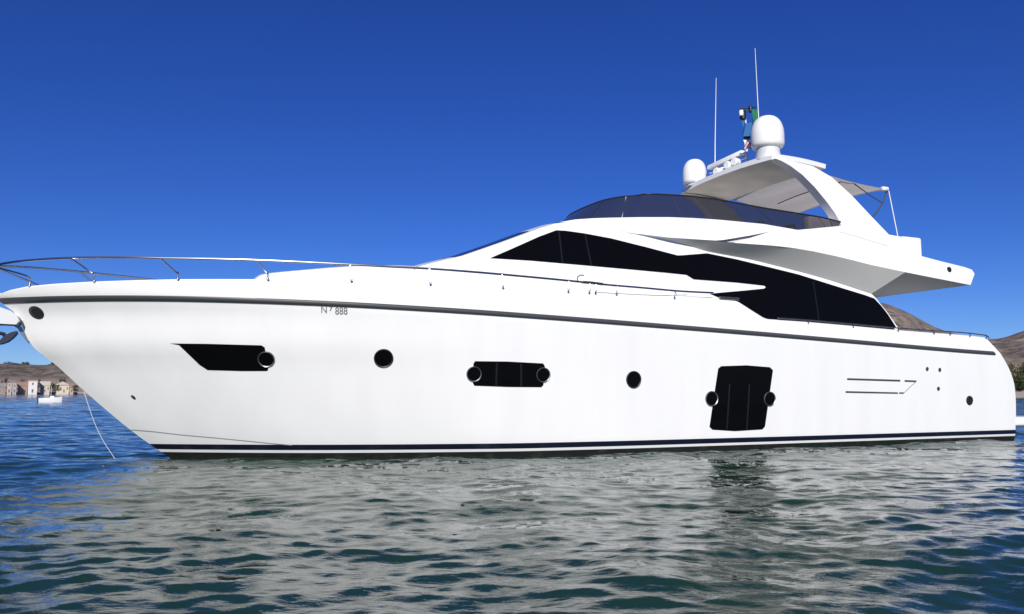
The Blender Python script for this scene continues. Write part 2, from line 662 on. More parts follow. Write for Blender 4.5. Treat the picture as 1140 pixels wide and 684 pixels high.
gun_px = [(3, 326.5), (12, 323), (30, 319), (60, 316), (100, 313.6), (150, 311.8), (200, 310.6), (285, 310.5), (340, 311), (390, 312), (478, 315), (560, 318.5), (640, 322.8), (740, 328), (793, 330), (815, 331.3), (822, 332.5), (829, 336.5), (841, 345.5), (851, 353), (856, 355), (861, 355.5), (900, 358), (950, 362.3), (1000, 367), (1060, 371.5), (1095, 374.8), (1102, 376.5)]
ug, zg_t = solve_edge(gun_px, -0.07)


def zg(u):
    return float(np.interp(u, ug, zg_t))


def Yh(u, z):
    u = min(max(u, 0.0), 1.0)
    w = (z - Z0) / (zr(u) - Z0)
    a, b = float(yw_f(u)), float(yd_f(u))
    if w <= 0:
        return a * (1 + 0.12 * (z - Z0))
    s = min(max((u - .45) / .5, 0), 1)
    s = s * s * (3 - 2 * s)
    if w > 1:
        return max(b - 0.30 * (z - zr(u)), 0.0)
    return a + (b - a) * (w ** (0.9 + 0.08 * s))


def u_of(x, z):
    return (x - float(xs_f(z))) / (float(xb_f(z)) - float(xs_f(z)))


def hb(x, z):
    return Yh(u_of(x, z), z)


def on_hull(px, py):
    return hit_on(px, py, hb, 2.3)


def hull_pt(u, z, out=0.0):
    x0, x1 = float(xs_f(z)), float(xb_f(z))
    return (x0 + (x1 - x0) * u, Yh(u, z) + out, z)


def hull_normal(x, z):
    e = 0.03
    dx = (hb(x + e, z) - hb(x - e, z)) / (2 * e)
    dz = (hb(x, z + e) - hb(x, z - e)) / (2 * e)
    return Vector((-dx, 1, -dz)).normalized()


us = np.unique(np.round(np.concatenate([np.linspace(0, .8, 90), np.linspace(.8, 1, 60), ug]), 5))
us = us[(us >= 0) & (us <= 1)]
mb = MB()
sec_rows = []
for u in us:
    r_, g_ = zr(u), max(zg(u), zr(u) + 0.03)
    zs = [-0.9, -0.55, -0.25, 0.0, 0.1, 0.2] + [0.2 + (r_ - 0.2) * k / 16 for k in range(1, 17)] + [r_ + (g_ - r_) * k for k in (.25, .5, .75, .93)]
    half = [(*hull_pt(u, z)[:1], hull_pt(u, z)[1] * (0.0 if z < -.8 else 0.6 if z < -.5 else 0.93 if z < -.2 else 1), z) for z in zs]
    gx, gy, gz_ = hull_pt(u, g_)
    half += [(gx, max(gy - 0.02, 0), g_), (gx, max(gy - 0.09, 0), g_ + 0.005), (gx, max(gy - 0.12, 0), g_ - 0.03), (gx, max(gy - 0.13, 0), r_ + 0.02), (gx, 0, r_ + 0.04)]
    sec_rows.append(half)
mb.grid(sec_rows)
mb.grid([[mir(p) for p in r] for r in sec_rows])
tr_ = sec_rows[0]                                   # transom
mb.grid([tr_, [(p[0], -p[1], p[2]) for p in tr_]])
hull = mb.build('hull', 'gelcoat', yacht, smooth=40, weld=True)


def hull_band(name, z0, z1, out, material, u0=0.0, u1=1.0, parent=hull, n=160, both=True):
    mb = MB()
    rows = []
    for u in np.linspace(u0, u1, n):
        a = z0(u) if callable(z0) else z0
        b = z1(u) if callable(z1) else z1
        rows.append([hull_pt(u, a + (b - a) * t, out) for t in (0, .5, 1)])
    mb.grid(rows)
    if both:
        mb.grid([[mir(p) for p in r] for r in rows])
    return mb.build(name, material, parent, smooth=60)


hull_band('antifouling', -0.5, 0.102, 0.005, 'antifoul', 0, 1.0)
hull_band('boot_stripe', 0.158, 0.262, 0.005, 'navy', 0, 1.0)

# rub rail: half-round strip proud of the hull
mb = MB()
rows = []
for u in np.linspace(0.012, 1.0, 220):
    z = zr(u)
    rows.append([hull_pt(u, z + dz, o) for dz, o in ((-.05, 0), (-.046, .03), (-.02, .045), (.02, .045), (.046, .03), (.05, 0))])
mb.grid(rows)
mb.grid([[mir(p) for p in r] for r in rows])
mb.build('rub_rail', 'rubber', hull, smooth=60)

# chine line at the bow
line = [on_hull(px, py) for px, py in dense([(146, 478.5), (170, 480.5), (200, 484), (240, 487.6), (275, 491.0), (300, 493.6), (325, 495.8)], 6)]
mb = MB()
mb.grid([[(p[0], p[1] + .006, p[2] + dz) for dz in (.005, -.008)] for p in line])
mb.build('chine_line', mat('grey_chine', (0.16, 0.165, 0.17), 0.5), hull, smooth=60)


def disc_on_hull(name, px, py, r, ring_m='ring', glass_m='glass_black', parent=hull, ring_w=0.16, depth=0.02, stretch=1.0):
    q = on_hull(px, py)
    nn = hull_normal(q[0], q[2])
    mb = MB()
    mb.lathe([(r * 0.86, -.03), (r * 0.86, depth), (r * 0.95, depth * 1.5), (r, depth), (r, -.03)], q, 36, nn)
    ring = mb.build(name, ring_m, parent, smooth=40)
    mb = MB()
    mb.lathe([(r * 0.865, -.02), (r * 0.865, depth * .45)], q, 36, nn)
    mb.build('pane', glass_m, ring, smooth=30)
    return ring


def hull_glass(name, poly, mullions=(), out=0.008):
    mb = MB()
    mb.patch(poly, on_hull, 7.0, out, 0.02, edge_step=4.0)
    w = mb.build(name, 'glass_black', hull, smooth=30)
    for line in mullions:
        mb = MB()
        pts = [on_hull(px, py) for px, py in dense(line, 5)]
        mb.grid([[(p[0] + dx, p[1] + out + .003, p[2]) for dx in (-.02, .02)] for p in pts])
        mb.build('seam', 'glass_seam', w, smooth=0)
    return w


hull_glass('hull_window', [(190, 382.6), (230, 383), (291, 384.7), (294.5, 387), (299, 409), (297.5, 413.3), (270, 413.4), (231, 412.3), (222, 406.5), (199, 384.3)])
hull_glass('hull_window', [(529, 402.3), (565, 402.7), (604.5, 404.8), (606.5, 408), (604.8, 429), (602.5, 431.3), (565, 431), (528, 429.6), (526.5, 427), (527, 405)], [[(553, 404), (552, 430)], [(580, 405), (580, 430)]])
hull_glass('hull_window', [(799.5, 410.5), (803, 407.8), (831, 406.9), (857, 409), (860.3, 412.5), (855, 450), (851.5, 475), (848.5, 478.3), (818, 480.2), (793, 478.6), (789.8, 475.5), (795, 440)], [[(812, 428), (809, 478)], [(834, 428), (831, 479)]])
for px, py, r in ((296.5, 400.0, .155), (527.6, 416.6, .15), (604.7, 417.6, .15), (792, 444, .165), (856.6, 444.3, .165)):
    o = disc_on_hull('porthole', px, py, r)
for px, py, r in ((427, 399, .18), (705.3, 422.8, .178)):
    disc_on_hull('porthole', px, py, r, 'black')
disc_on_hull('exhaust_port', 1079, 446, .118, 'black', 'black')


def hull_oval(name, px, py, ax, ay, rot, material, out=0.012, n=28):
    pts = [(px + ax * math.cos(t) * math.cos(rot) - ay * math.sin(t) * math.sin(rot),
            py + ax * math.cos(t) * math.sin(rot) + ay * math.sin(t) * math.cos(rot)) for t in np.linspace(0, 2 * math.pi, n, endpoint=False)]
    mb = MB()
    mb.patch(pts, on_hull, max(ax, ay), out, .02)
    return mb.build(name, material, hull, smooth=30)


fl = hull_oval('fairlead', 40.5, 348.3, 9.3, 6.4, math.radians(32), 'dark_steel', .012)
mb = MB()
mb.patch([(41.5 + 6.3 * math.cos(t) - 2 * math.sin(t), 348.6 + 3.3 * math.cos(t) + 3.6 * math.sin(t)) for t in np.linspace(0, 2 * math.pi, 20, endpoint=False)], on_hull, 6, .02, .02)
mb.build('opening', 'black', fl, smooth=30)
hull_oval('bow_fitting', 148.3, 442.5, 3.2, 1.5, math.radians(40), 'dark_steel')
for px, py in ((1032, 411), (1046, 412), (1044.5, 433)):
    hull_oval('drain', px, py, 1.5, 2.3, 0, 'dark_steel')
for a in ([(943, 421.2), (1002, 423), (1002, 425), (943, 423.2)], [(1007, 423.3), (1020.5, 423.8), (1019.5, 425.6), (1007, 425.2)],
          [(941.3, 435.6), (999.5, 437), (999.5, 438.6), (941.3, 437.5)], [(1001, 436.9), (1007, 437.1), (1005.5, 438.6), (1001, 438.5)]):
    mb = MB()
    mb.patch(a, on_hull, 8, .008, .015)
    mb.build('vent_slot', 'rubber', hull, smooth=0)
mb = MB()
mb.tube([tuple(np.array(on_hull(px, py)) + np.array([0, .004, 0])) for px, py in ((1019, 425.8), (1012, 432), (1006.5, 437.5))], .006, 6)
mb.build('vent_groove', 'dark_steel', hull)

# registration lettering just under the rub rail
for txt, x0, x1, y0, y1 in (('N', 357.5, 363.5, 341.2, 348.6), ('7', 366.2, 370.2, 341.6, 346.4), ('888', 373, 386.5, 342.2, 350.3)):
    cu = bpy.data.curves.new('lettering', 'FONT')
    cu.body = txt
    cu.size = 1.0
    tmp = bpy.data.objects.new('lettering', cu)
    COL.objects.link(tmp)
    bpy.context.view_layer.update()
    me = bpy.data.meshes.new_from_object(tmp.evaluated_get(bpy.context.evaluated_depsgraph_get()))
    bpy.data.objects.remove(tmp)
    bpy.data.curves.remove(cu)
    co = np.array([v.co for v in me.vertices])
    mn, mxx = co.min(0), co.max(0)
    for v in me.vertices:
        q = on_hull(x0 + (v.co.x - mn[0]) / (mxx[0] - mn[0]) * (x1 - x0), y1 - (v.co.y - mn[1]) / (mxx[1] - mn[1]) * (y1 - y0))
        v.co = (q[0], q[1] + .014, q[2])
    me.materials.append(M['lettering'])
    ob = bpy.data.objects.new('lettering', me)
    COL.objects.link(ob)
    ob.parent = hull

# swim platform
zt = hit(1134, 464.5, 2.5)[2]
zb = hit(1134, 474.5, 2.5)[2]
mb = MB()
mb.box((tp[0][0] - 0.75, 0, (zt + zb) / 2), (1.7, 5.1, zt - zb), 0, .06)
mb.build('swim_platform', 'gelcoat_plain', yacht)

# ---- bow fittings: anchor chute and anchor
mb = MB()
pl = [(-26, 341), (-10, 339.5), (4, 344), (14, 347.5), (21, 352.5), (23.5, 358.5), (20, 362.5), (0, 361.5), (-18, 362.5), (-27, 357)]
mb.patch(pl, lambda a, b: hit(a, b, 0.0), 14, .24, .48)
mb.build('anchor_chute', 'radome_base', yacht, smooth=30)
anchor = MB()
anchor.patch([(-20, 384.5), (-12, 384.5), (2, 383.5), (9, 381), (15, 376.5), (19.5, 371.5), (19, 369), (13, 370.5), (6, 374), (1, 379), (-12, 379.5), (-22, 377)], lambda a, b: hit(a, b, 0.0), 8, .10, .20)
anchor = anchor.build('anchor', 'dark_anchor', yacht, smooth=30)
mb = MB()
mb.tube([hit(px, py, 0.0) for px, py in ((9, 380), (4, 372), (-2, 371), (-10, 370.5), (-16, 362))], .035, 8)
mb.build('shank', 'dark_anchor', anchor)
mb = MB()
mb.patch([(12, 361), (21.5, 361), (25, 366), (27.5, 372), (33, 381.5), (31.5, 382.5), (24, 373), (20, 366)], lambda a, b: hit(a, b, 0.0), 6, .035, .07)
mb.build('stem_plate', 'dark_steel', yacht, smooth=30)

# ---- coachroof on the foredeck
cr_px = [(284, 311), (290, 306.4), (296, 304.6), (315, 302.4), (340, 300.2), (365, 298), (390, 296.3), (410, 295.4), (440, 295.3), (470, 296.6), (490, 297.5), (520, 297.5)]
cr_c = pchip([280, 300, 360, 430, 520], [0.9, 1.05, 1.35, 1.55, 1.6])
rows = []
for px, py in dense(smooth_line(cr_px, 4), 7):
    c = float(cr_c(px))
    p = hit(px, py, c)
    u = u_of(p[0], p[2])
    zd = min(zr(u) - .05, p[2] - .02)
    half = [(p[0], c + .10, zd), (p[0], c + .06, zd + (p[2] - zd) * .6), (p[0], c + .02, p[2] - .03), (p[0], c - .03, p[2]), (p[0], c - .25, p[2] + .025), (p[0], c * .5, p[2] + .05)]
    rows.append(half + [(p[0], 0, p[2] + .06)] + [mir(q) for q in half[::-1]])
mb = MB()
mb.grid(rows)
mb.add(rows[0], [tuple(range(len(rows[0])))])
mb.build('coachroof', 'gelcoat_plain', yacht, smooth=40)

# ---- deckhouse
def ysd(x, z):
    t = min(max((x - 10.5) / 6.0, 0), 1.2)
    return 2.40 - 0.62 * t * t - 0.13 * (z - 2.9)


def on_side(px, py):
    return hit_on(px, py, ysd, 2.2)


T_px = [(462, 298.5), (480, 293.4), (497, 289.3), (515, 285.2), (537, 277.7), (560, 269.6), (580, 262.2), (600, 254.8), (618, 249.0), (640, 247), (670, 252), (699, 259.3), (743, 267.8), (768, 274), (790.5, 280.5), (820, 285.2), (860, 294.8), (888, 301.6), (930.6, 313.6), (970, 327)]
side_poly = T_px + [(975, 332), (988, 348), (999, 364), (1003, 374), (930, 370), (861, 366), (790, 345), (700, 338), (600, 330), (520, 325), (462, 320)]
mb = MB()
mb.patch(side_poly, on_side, 13, 0, 0, edge_step=6)
mb.patch(side_poly, on_side, 13, 0, 0, edge_step=6, mirror=True)
Tl = [on_side(px, py) for px, py in dense(T_px[:10], 6)]
TT = (1, .97, .92, .85, .75, .6, .45, .3, .15, 0)


def roof_rows(edge, cam_h):
    rows = []
    for p in edge:
        half = [(p[0], p[1] * t, p[2] + cam_h * (1 - t ** 3)) for t in TT]
        rows.append(half + [mir(q) for q in half[::-1][1:]])
    return rows


R0 = roof_rows(Tl, .12)
mb.grid(R0)
# aft bulkhead of the saloon
eb = [on_side(px, py) for px, py in dense([(970, 327), (975, 332), (988, 348), (999, 364), (1003, 374)], 6)]
mb.grid([[tuple(p), mir(p)] for p in eb])
Ta = [on_side(px, py) for px, py in T_px[9:]]
mb.grid([[tuple(p), mir(p)] for p in Ta])
deckhouse = mb.build('deckhouse', 'gelcoat_plain', yacht, smooth=30)

# windscreen glass wrapped across the front
mb = MB()
Tw = [on_side(px, py) for px, py in dense([(508, 286.8), (515, 285.2), (537, 277.7), (560, 269.6), (580, 262.2), (592, 257.8)], 5)]
rows = []
for p in Tw:
    half = [(p[0], p[1] * t, p[2] + .12 * (1 - t ** 3) + .012) for t in (.94, .9, .85, .75, .6, .45, .3, .15, 0)]
    rows.append(half + [mir(q) for q in half[::-1][1:]])
mb.grid(rows)
mb.build('windscreen', 'glass_black', deckhouse, smooth=40)

w1 = [(545.5, 287.6), (570, 277), (600, 263.6), (619, 256.6), (630, 257.2), (650, 260), (680, 265.6), (720, 275.6), (754, 284.6), (759.5, 284.4), (764, 306.2), (740, 303.7), (700, 300), (640, 294.6), (590, 290.3)]
w2 = [(759.5, 284.4), (787, 282.2), (820, 289), (854, 297.2), (888, 305.6), (915, 314), (938, 321.2), (962, 328.5), (973, 332.5), (981, 341), (988, 350), (997, 364), (994, 368), (930, 364), (861, 360), (840, 352), (815, 338), (790, 327.2), (800, 326.2), (825, 324), (850.5, 321.5), (852.5, 319.8), (850.5, 318.2), (820, 314.8), (772, 311.2), (764, 306.2)]
for nm, poly, seams in (('side_window', w1, [[(622, 258), (626, 293)], [(651, 261), (658, 296)]]), ('saloon_window', w2, [[(905, 313), (912, 362)]])):
    obs = []
    mb = MB()
    mb.patch(poly, on_side, 10, .012, .03, edge_step=5)
    w = mb.build(nm, 'glass_black', deckhouse, smooth=30)
    for line in seams:
        b2 = MB()
        pts = [on_side(px, py) for px, py in dense(line, 6)]
        b2.grid([[(p[0] + dx, p[1] + .015, p[2]) for dx in (-.016, .016)] for p in pts])
        b2.build('seam', 'glass_seam', w, smooth=0)
    mb = MB()
    mb.patch(poly, on_side, 10, .012, .03, edge_step=5, mirror=True)
    mb.build(nm, 'glass_black', deckhouse, smooth=30)

# ---- flybridge
def sst(a, b, x):
    t = min(max((x - a) / (b - a), 0), 1)
    return t * t * (3 - 2 * t)


def yfl(x, z):
    return 2.06 + 0.62 * (1 - sst(7.5, 13.0, x)) - 0.22 * (z - 4.6) - 0.10 * sst(3, 0.5, x)


def on_fly(px, py):
    return hit_on(px, py, yfl, 2.4)


top_px = [(622, 247.8), (640, 244.6), (660, 243.2), (680, 242.6), (712, 242), (745, 242), (772, 243), (800, 244.8), (850, 249.6), (888, 256.2), (912, 254), (938, 251.5), (965, 256.5), (990, 261.5), (1005, 264), (1015, 269), (1024.5, 285), (1050, 291.7), (1074, 297.6), (1082, 300.5), (1085, 305)]
bot_px = [(1080.5, 317.5), (1040, 309.6), (1000, 301.6), (970, 295.2), (930.6, 285.4), (905, 280), (883, 276.2), (860, 273.6), (817, 270.5), (830, 266.6), (857, 258.2), (835, 262.4), (805, 267.4), (797, 268), (781, 267), (743, 264.5), (720, 261.7), (699, 258.8), (670, 252), (640, 247.5)]
poly = top_px + bot_px
mb = MB()
mb.patch(poly, on_fly, 11, 0, 0, edge_step=4)
mb.patch(poly, on_fly, 11, 0, 0, edge_step=4, mirror=True)
# front cowl and rims
Ft = [on_fly(px, py) for px, py in dense(top_px[:7], 6)]
mb.grid(roof_rows(Ft, .08))
Fr = [on_fly(px, py) for px, py in dense(top_px[6:13], 8)]
rim = [[tuple(p), (p[0], p[1] - .14, p[2] + .01), (p[0], p[1] - .2, p[2] - .03), (p[0], p[1] - .22, 4.62), (p[0], 0, 4.62)] for p in Fr]
mb.grid(rim)
mb.grid([[mir(q) for q in r] for r in rim])
Fa = [on_fly(px, py) for px, py in dense(top_px[12:17], 6)]
rim = [[tuple(p), (p[0], p[1] - .3, p[2]), (p[0], p[1] - .32, 4.5)] for p in Fa]
mb.grid(rim)
mb.grid([[mir(q) for q in r] for r in rim])
mb.grid([[(Fr[0][0], y, 4.62) for y in (2.2, -2.2)], [(Fa[-1][0], y, 4.55) for y in (2.2, -2.2)]])
Fe = [on_fly(px, py) for px, py in top_px[16:] + bot_px[:1]]
mb.grid([[tuple(p), mir(p)] for p in Fe])
fly = mb.build('flybridge', 'gelcoat_plain', yacht, smooth=32)

# soffit: sloping underside between the saloon brow and the outer edge, then the flat overhang
O_px = [(699, 258.8), (743, 264.5), (781, 267), (817, 270.5), (860, 273.6), (883, 276.2), (930.6, 285.4), (970, 295.2)]
I_px = [(699, 259.3), (743, 267.8), (768, 274), (790.5, 280.5), (833, 288.4), (860, 294.8), (915, 309.2), (970, 327)]
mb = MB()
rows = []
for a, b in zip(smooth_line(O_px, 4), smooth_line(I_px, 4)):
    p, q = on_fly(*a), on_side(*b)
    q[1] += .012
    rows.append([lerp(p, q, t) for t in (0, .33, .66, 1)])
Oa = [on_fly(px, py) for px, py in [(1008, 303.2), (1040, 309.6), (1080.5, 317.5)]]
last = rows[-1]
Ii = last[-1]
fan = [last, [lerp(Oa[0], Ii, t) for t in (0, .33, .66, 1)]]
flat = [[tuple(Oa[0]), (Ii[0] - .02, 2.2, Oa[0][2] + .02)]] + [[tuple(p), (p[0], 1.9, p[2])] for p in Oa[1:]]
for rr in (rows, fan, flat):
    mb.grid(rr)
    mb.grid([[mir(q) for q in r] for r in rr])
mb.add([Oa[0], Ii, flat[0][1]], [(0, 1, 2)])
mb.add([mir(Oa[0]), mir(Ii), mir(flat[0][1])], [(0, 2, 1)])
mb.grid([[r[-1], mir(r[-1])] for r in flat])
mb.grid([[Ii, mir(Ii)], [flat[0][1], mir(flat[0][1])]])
mb.patch([(784, 262), (830, 256), (862, 254), (866, 272), (822, 269.5), (800, 268)], on_fly, 9, -.09, 0)      # back of the styling notch, in soffit grey to stand for its shade
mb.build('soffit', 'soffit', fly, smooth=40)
q = hit(963, 311, 2.45)
mb = MB()
mb.lathe([(.07, -.02), (.07, .02), (.05, .03)], q, 16, (0, .7, -.7))
mb.build('downlight', 'dark_steel', fly)
q = on_fly(1056.5, 300.5)
mb = MB()
mb.lathe([(.075, -.03), (.075, .015), (.05, .02)], q, 20, (0, 1, 0))
mb.build('hawse_hole', 'black', fly)
mb = MB()
mb.tube([tuple(np.array(on_fly(px, py)) + np.array([0, .003, 0])) for px, py in ((934, 258), (955, 264), (975, 270), (990, 274.5))], .008, 6)
mb.build('panel_groove', 'radome_base', fly)

# windscreen of the flybridge: tinted deflector curving round the front
base_px = [(712, 242), (745, 242), (772, 243), (800, 244.8), (850, 249.6), (888, 256.2), (912, 254), (936, 251.8)]
wtop_px = [(722, 216.2), (748, 217.2), (776, 219.2), (803, 223.0), (850, 231.6), (890, 238), (915, 242.2), (936, 247.2)]
bs = [on_fly(*p) for p in base_px]
ts_ = [hit_on(p[0], p[1], lambda x, z: yfl(x, z) - .08, 2.2) for p in wtop_px]
for b in bs:
    b[1] -= .06
x0b, x0t = bs[0][0], ts_[0][0]
zb0, zt0 = bs[0][2], ts_[0][2]
front_b = [(x0b + dx, y, zb0 + dz) for dx, y, dz in ((.95, 0, .11), (.93, .4, .11), (.86, .8, .10), (.72, 1.2, .07), (.5, 1.6, .04), (.22, 1.85, .01))]
front_t = [(x0t + dx, y, zt0 + dz) for dx, y, dz in ((.62, 0, .04), (.61, .4, .04), (.57, .8, .04), (.49, 1.15, .03), (.35, 1.45, .02), (.16, 1.68, .01))]
BB = smooth_line(front_b + [tuple(p) for p in bs], 5)
WT = smooth_line(front_t + [tuple(p) for p in ts_], 5)
mb = MB()
rows = [[lerp(a, b, t) for t in (0, .25, .5, .75, 1)] for a, b in zip(BB, WT)]
mb.grid(rows)
mb.grid([[mir(q) for q in r] for r in rows])
ws = mb.build('wind_deflector', 'acrylic', fly, smooth=60, weld=True)
mb = MB()
mb.tube([mir(p) for p in WT[::-1]] + WT[1:], .018, 8)
mb.build('top_trim', 'black', ws)
for i in (14, 24, 38, 52, 62):
    mb = MB()
    mb.tube([BB[i], WT[max(i - 3, 0)]], .007, 6)
    mb.build('joint', 'radome_base' if i == 24 else 'black', ws)

# things on the flybridge seen through and over the deflector
mb = MB()
pc = hit(783, 236, 0.6)
mb.box((pc[0], .6, 5.05), (.55, 1.3, .9), 0, .08, .85)
con = mb.build('helm_console', 'brown', fly)
mb = MB()
mb.tube([(pc[0] - .45 + 0 * t, .6 + .2 * math.cos(t), 5.45 + .2 * math.sin(t)) for t in np.linspace(0, 2 * math.pi, 24)], .018, 6)
mb.build('steering_wheel', 'black', con)
for px, py, w in ((836, 240, .9), (868, 247, 1.1)):
    pc = hit(px, py, 1.5)
    mb = MB()
    mb.box((pc[0], 1.2, 4.9), (w, .6, .45), 0, .08)
    st = mb.build('seat', 'brown', fly)
    mb = MB()
    mb.box((pc[0] - w * .42, 1.2, 5.22), (.18, .6, .62), 0, .06)
    mb.build('backrest', 'black', st)
pa, pb = hit(897, 248, 1.9), hit(925, 251, 1.9)
mb = MB()
mb.box(((pa[0] + pb[0]) / 2, 1.9, pa[2] - .05), (abs(pa[0] - pb[0]), .25, .42), 0, .07)
mb.build('sofa_back', 'cushion', fly)
# locker at the after end
pa, pb = hit(1003, 264, 2.05), hit(1025, 286, 2.05)
mb = MB()
mb.box(((pa[0] + pb[0]) / 2 - .02, 1.65, (pa[2] + pb[2]) / 2 - .1), (abs(pa[0] - pb[0]), .9, abs(pa[2] - pb[2]) + .25), 0, .06)
mb.build('deck_locker', 'gelcoat_plain', fly)
mb = MB()
k = hit(994, 264, 2.35)
for dx in (-.06, .06):
    mb.tube([(k[0] + dx, k[1], k[2] + .02), (k[0] + dx * 1.6, k[1] + .02, k[2] - .25)], .014, 6)
mb.tube([(k[0] - .1, k[1], k[2] + .02), (k[0] + .1, k[1], k[2] + .02)], .02, 6)
mb.build('cleat_bracket', 'dark_steel', fly)

# ---- hardtop and its legs
ht_c = 2.0
pf = hit(862, 176.5, ht_c)
pa_ = hit(919, 188.0, ht_c)
zf, za, xf, xa = pf[2], pa_[2], pf[0], pa_[0]
mb = MB()
rows_b, rows_t = [], []
for t in np.linspace(0, 1, 14):
    x = xf + (xa - xf) * t
    z = zf + (za - zf) * t + .03 * math.sin(math.pi * t)
    yy = ht_c - .10 * max(0, 1 - t * 6) ** 2
    ss = (1, .97, .9, .7, .4, 0)
    hb_ = [(x + .10 * (1 - s * s) * (1 - t), yy * s, z + .05 * (1 - s ** 2)) for s in ss]
    rows_b.append(hb_ + [mir(q) for q in hb_[::-1][1:]])
    ht_ = [(x + .10 * (1 - s * s) * (1 - t) - (.02 if t == 0 else 0), yy * s + (.02 if s == 1 else 0), z + .11 + .07 * (1 - s ** 4)) for s in ss]
    rows_t.append(ht_ + [mir(q) for q in ht_[::-1][1:]])
mb.grid(rows_t)
mb.grid([rows_t[0], rows_b[0]])
mb.grid([rows_t[-1], rows_b[-1]])
mb.grid([[r[0] for r in rows_t], [r[0] for r in rows_b]])
mb.grid([[r[-1] for r in rows_t], [r[-1] for r in rows_b]])
hardtop = mb.build('hardtop', 'gelcoat_plain', yacht, smooth=35, weld=True)
mb = MB()
mb.grid(rows_b)
mb.build('headliner', 'liner', hardtop, smooth=60)


def on_leg(px, py):
    return hit_on(px, py, lambda x, z: ht_c + .02 + (zf - z) * .20, 2.0)


leg_poly = [(863, 176.5), (884, 180), (905, 185.2), (926, 197.5), (948, 217.5), (970, 241), (993, 265), (975, 266), (938, 258), (936.5, 250), (930, 238), (921, 225.5), (907, 208.5), (893, 194.5), (880, 184.8), (870, 179.2)]
for mflag in (False, True):
    mb = MB()
    mb.patch(leg_poly, on_leg, 8, 0, .26, edge_step=4, mirror=mflag)
    mb.build('arch_leg', 'gelcoat_plain', hardtop, smooth=32)

# awning
bt = hit(986, 210.5, 1.68)
mb = MB()
rows = []
for t in np.linspace(0, 1, 12):
    x = xa + .05 + (bt[0] - xa - .05) * t
    z = za + .03 + (bt[2] - za - .03) * t - .05 * math.sin(math.pi * t)
    row = []
    for s in np.linspace(1, -1, 15):
        row.append((x, 1.68 * s, z + .09 * (1 - s * s) - .05 * (1 - s * s) * math.sin(2 * math.pi * t * 1.5) ** 2))
    rows.append(row)
mb.grid(rows)
aw = mb.build('awning', 'canvas', yacht, smooth=60)
mb = MB()
mb.tube([(bt[0], 1.74, bt[2]), (bt[0], 1.2, bt[2] + .06), (bt[0], 0, bt[2] + .1), (bt[0], -1.2, bt[2] + .06), (bt[0], -1.74, bt[2])], .035, 8)
mb.build('end_bar', 'gelcoat_plain', aw)
mb = MB()
mb.box((bt[0] + .02, 1.66, bt[2]), (.22, .12, .11), 0, .03)
mb.build('bar_cap', 'gelcoat_plain', aw)
mb = MB()
mb.tube([hit(px, py, 1.62) for px, py in ((987, 213), (983, 226), (977, 235), (969, 245))], .022, 8)
mb.build('strut', 'rubber', aw)
mb = MB()
mb.tube([hit(px, py, c) for px, py, c in ((928, 207, 1.45), (936, 202.5, 1.5), (944, 201.5, 1.58), (950, 204, 1.6), (958, 210, 1.6), (969, 218, 1.62), (982, 226, 1.62))], .016, 8)
mb.build('hoop', 'rubber', aw)
mb = MB()
mb.tube([hit(px, py, c) for px, py, c in ((866, 227, -.6), (885, 219, 0.2), (905, 212, 1.0))], .015, 8)
mb.build('hoop', 'rubber', aw)
mb = MB()
mb.tube([hit(989.5, 213, 1.7), hit(1000, 266, 2.2)], .011, 8)
mb.build('pole', 'radome', aw)

# ---- domes, scanner, mast and aerials on the hardtop
def dome(px, ytop, ybot, wpx, c, name='radome'):
    top = hit(px, ytop, c)
    bot = hit(px, ybot, c)
    d = (to_world(bot) - CAMP) @ Fw
    r = wpx / 2 * d / F
    H = top[2] - bot[2]
    prof = [(r * .72, 0), (r * .90, .03 * H), (r * .97, .08 * H), (r, .16 * H)] + [(r * max(math.cos(a), 0) ** .72, (.40 + .60 * math.sin(a)) * H) for a in np.linspace(0, math.pi / 2, 12)]
    mb = MB()
    mb.lathe(prof, bot, 40)
    o = mb.build(name, 'radome', yacht, smooth=50)
    mb = MB()
    zbase = zf + .17
    mb.lathe([(r * .80, zbase - bot[2] - .05), (r * .70, -.07), (r * .74, -.01), (r * .74, .01)], bot, 32)
    mb.build('pedestal', 'radome_base', o, smooth=40)
    return o


dome(854.8, 130, 166, 36, 1.45)
dome(773.6, 178, 206, 26.5, -1.45)
# open array scanner lying across the top
mb = MB()
c0 = hit(806, 192, -.3)
mb.lathe([(.16, zf + .1 - c0[2]), (.15, .0), (.12, .12)], c0, 24)
rad = mb.build('radar_scanner', 'radome', yacht)
a_, b_ = np.array(hit(789, 187.5, -.95)), np.array(hit(828, 169.5, .35))
mb = MB()
mid = (a_ + b_) / 2
dv = b_ - a_
L_ = np.linalg.norm(dv)
rows = []
for t in (0, .03, .97, 1):
    p = a_ + dv * t
    s = .7 if t in (0, 1) else 1
    rows.append([(p[0] + dx * s, p[1], p[2] + dz * s) for dx, dz in ((-.07, -.06), (.07, -.06), (.08, .0), (.06, .06), (-.06, .06), (-.08, 0))])
mb.grid(rows, close_v=True)
mb.add(rows[0], [(0, 1, 2, 3, 4, 5)])
mb.add(rows[-1], [(0, 1, 2, 3, 4, 5)])
mb.build('array_bar', 'radome', rad, smooth=40)
for px, py, c in ((812, 187, 0.0), (820, 183, .2), (800, 194, -.4)):
    q = hit(px, py, c)
    mb = MB()
    mb.lathe([(.05, zf + .1 - q[2]), (.05, 0)], q, 12)
    h_ = mb.build('searchlight', 'radome_base', yacht)
    mb = MB()
    mb.lathe([(.05, -.12), (.10, -.06), (.11, .1), (.09, .12)], (q[0], q[1], q[2] + .06), 20, (1, .15, 0))
    mb.build('lamp_head', 'radome', h_)
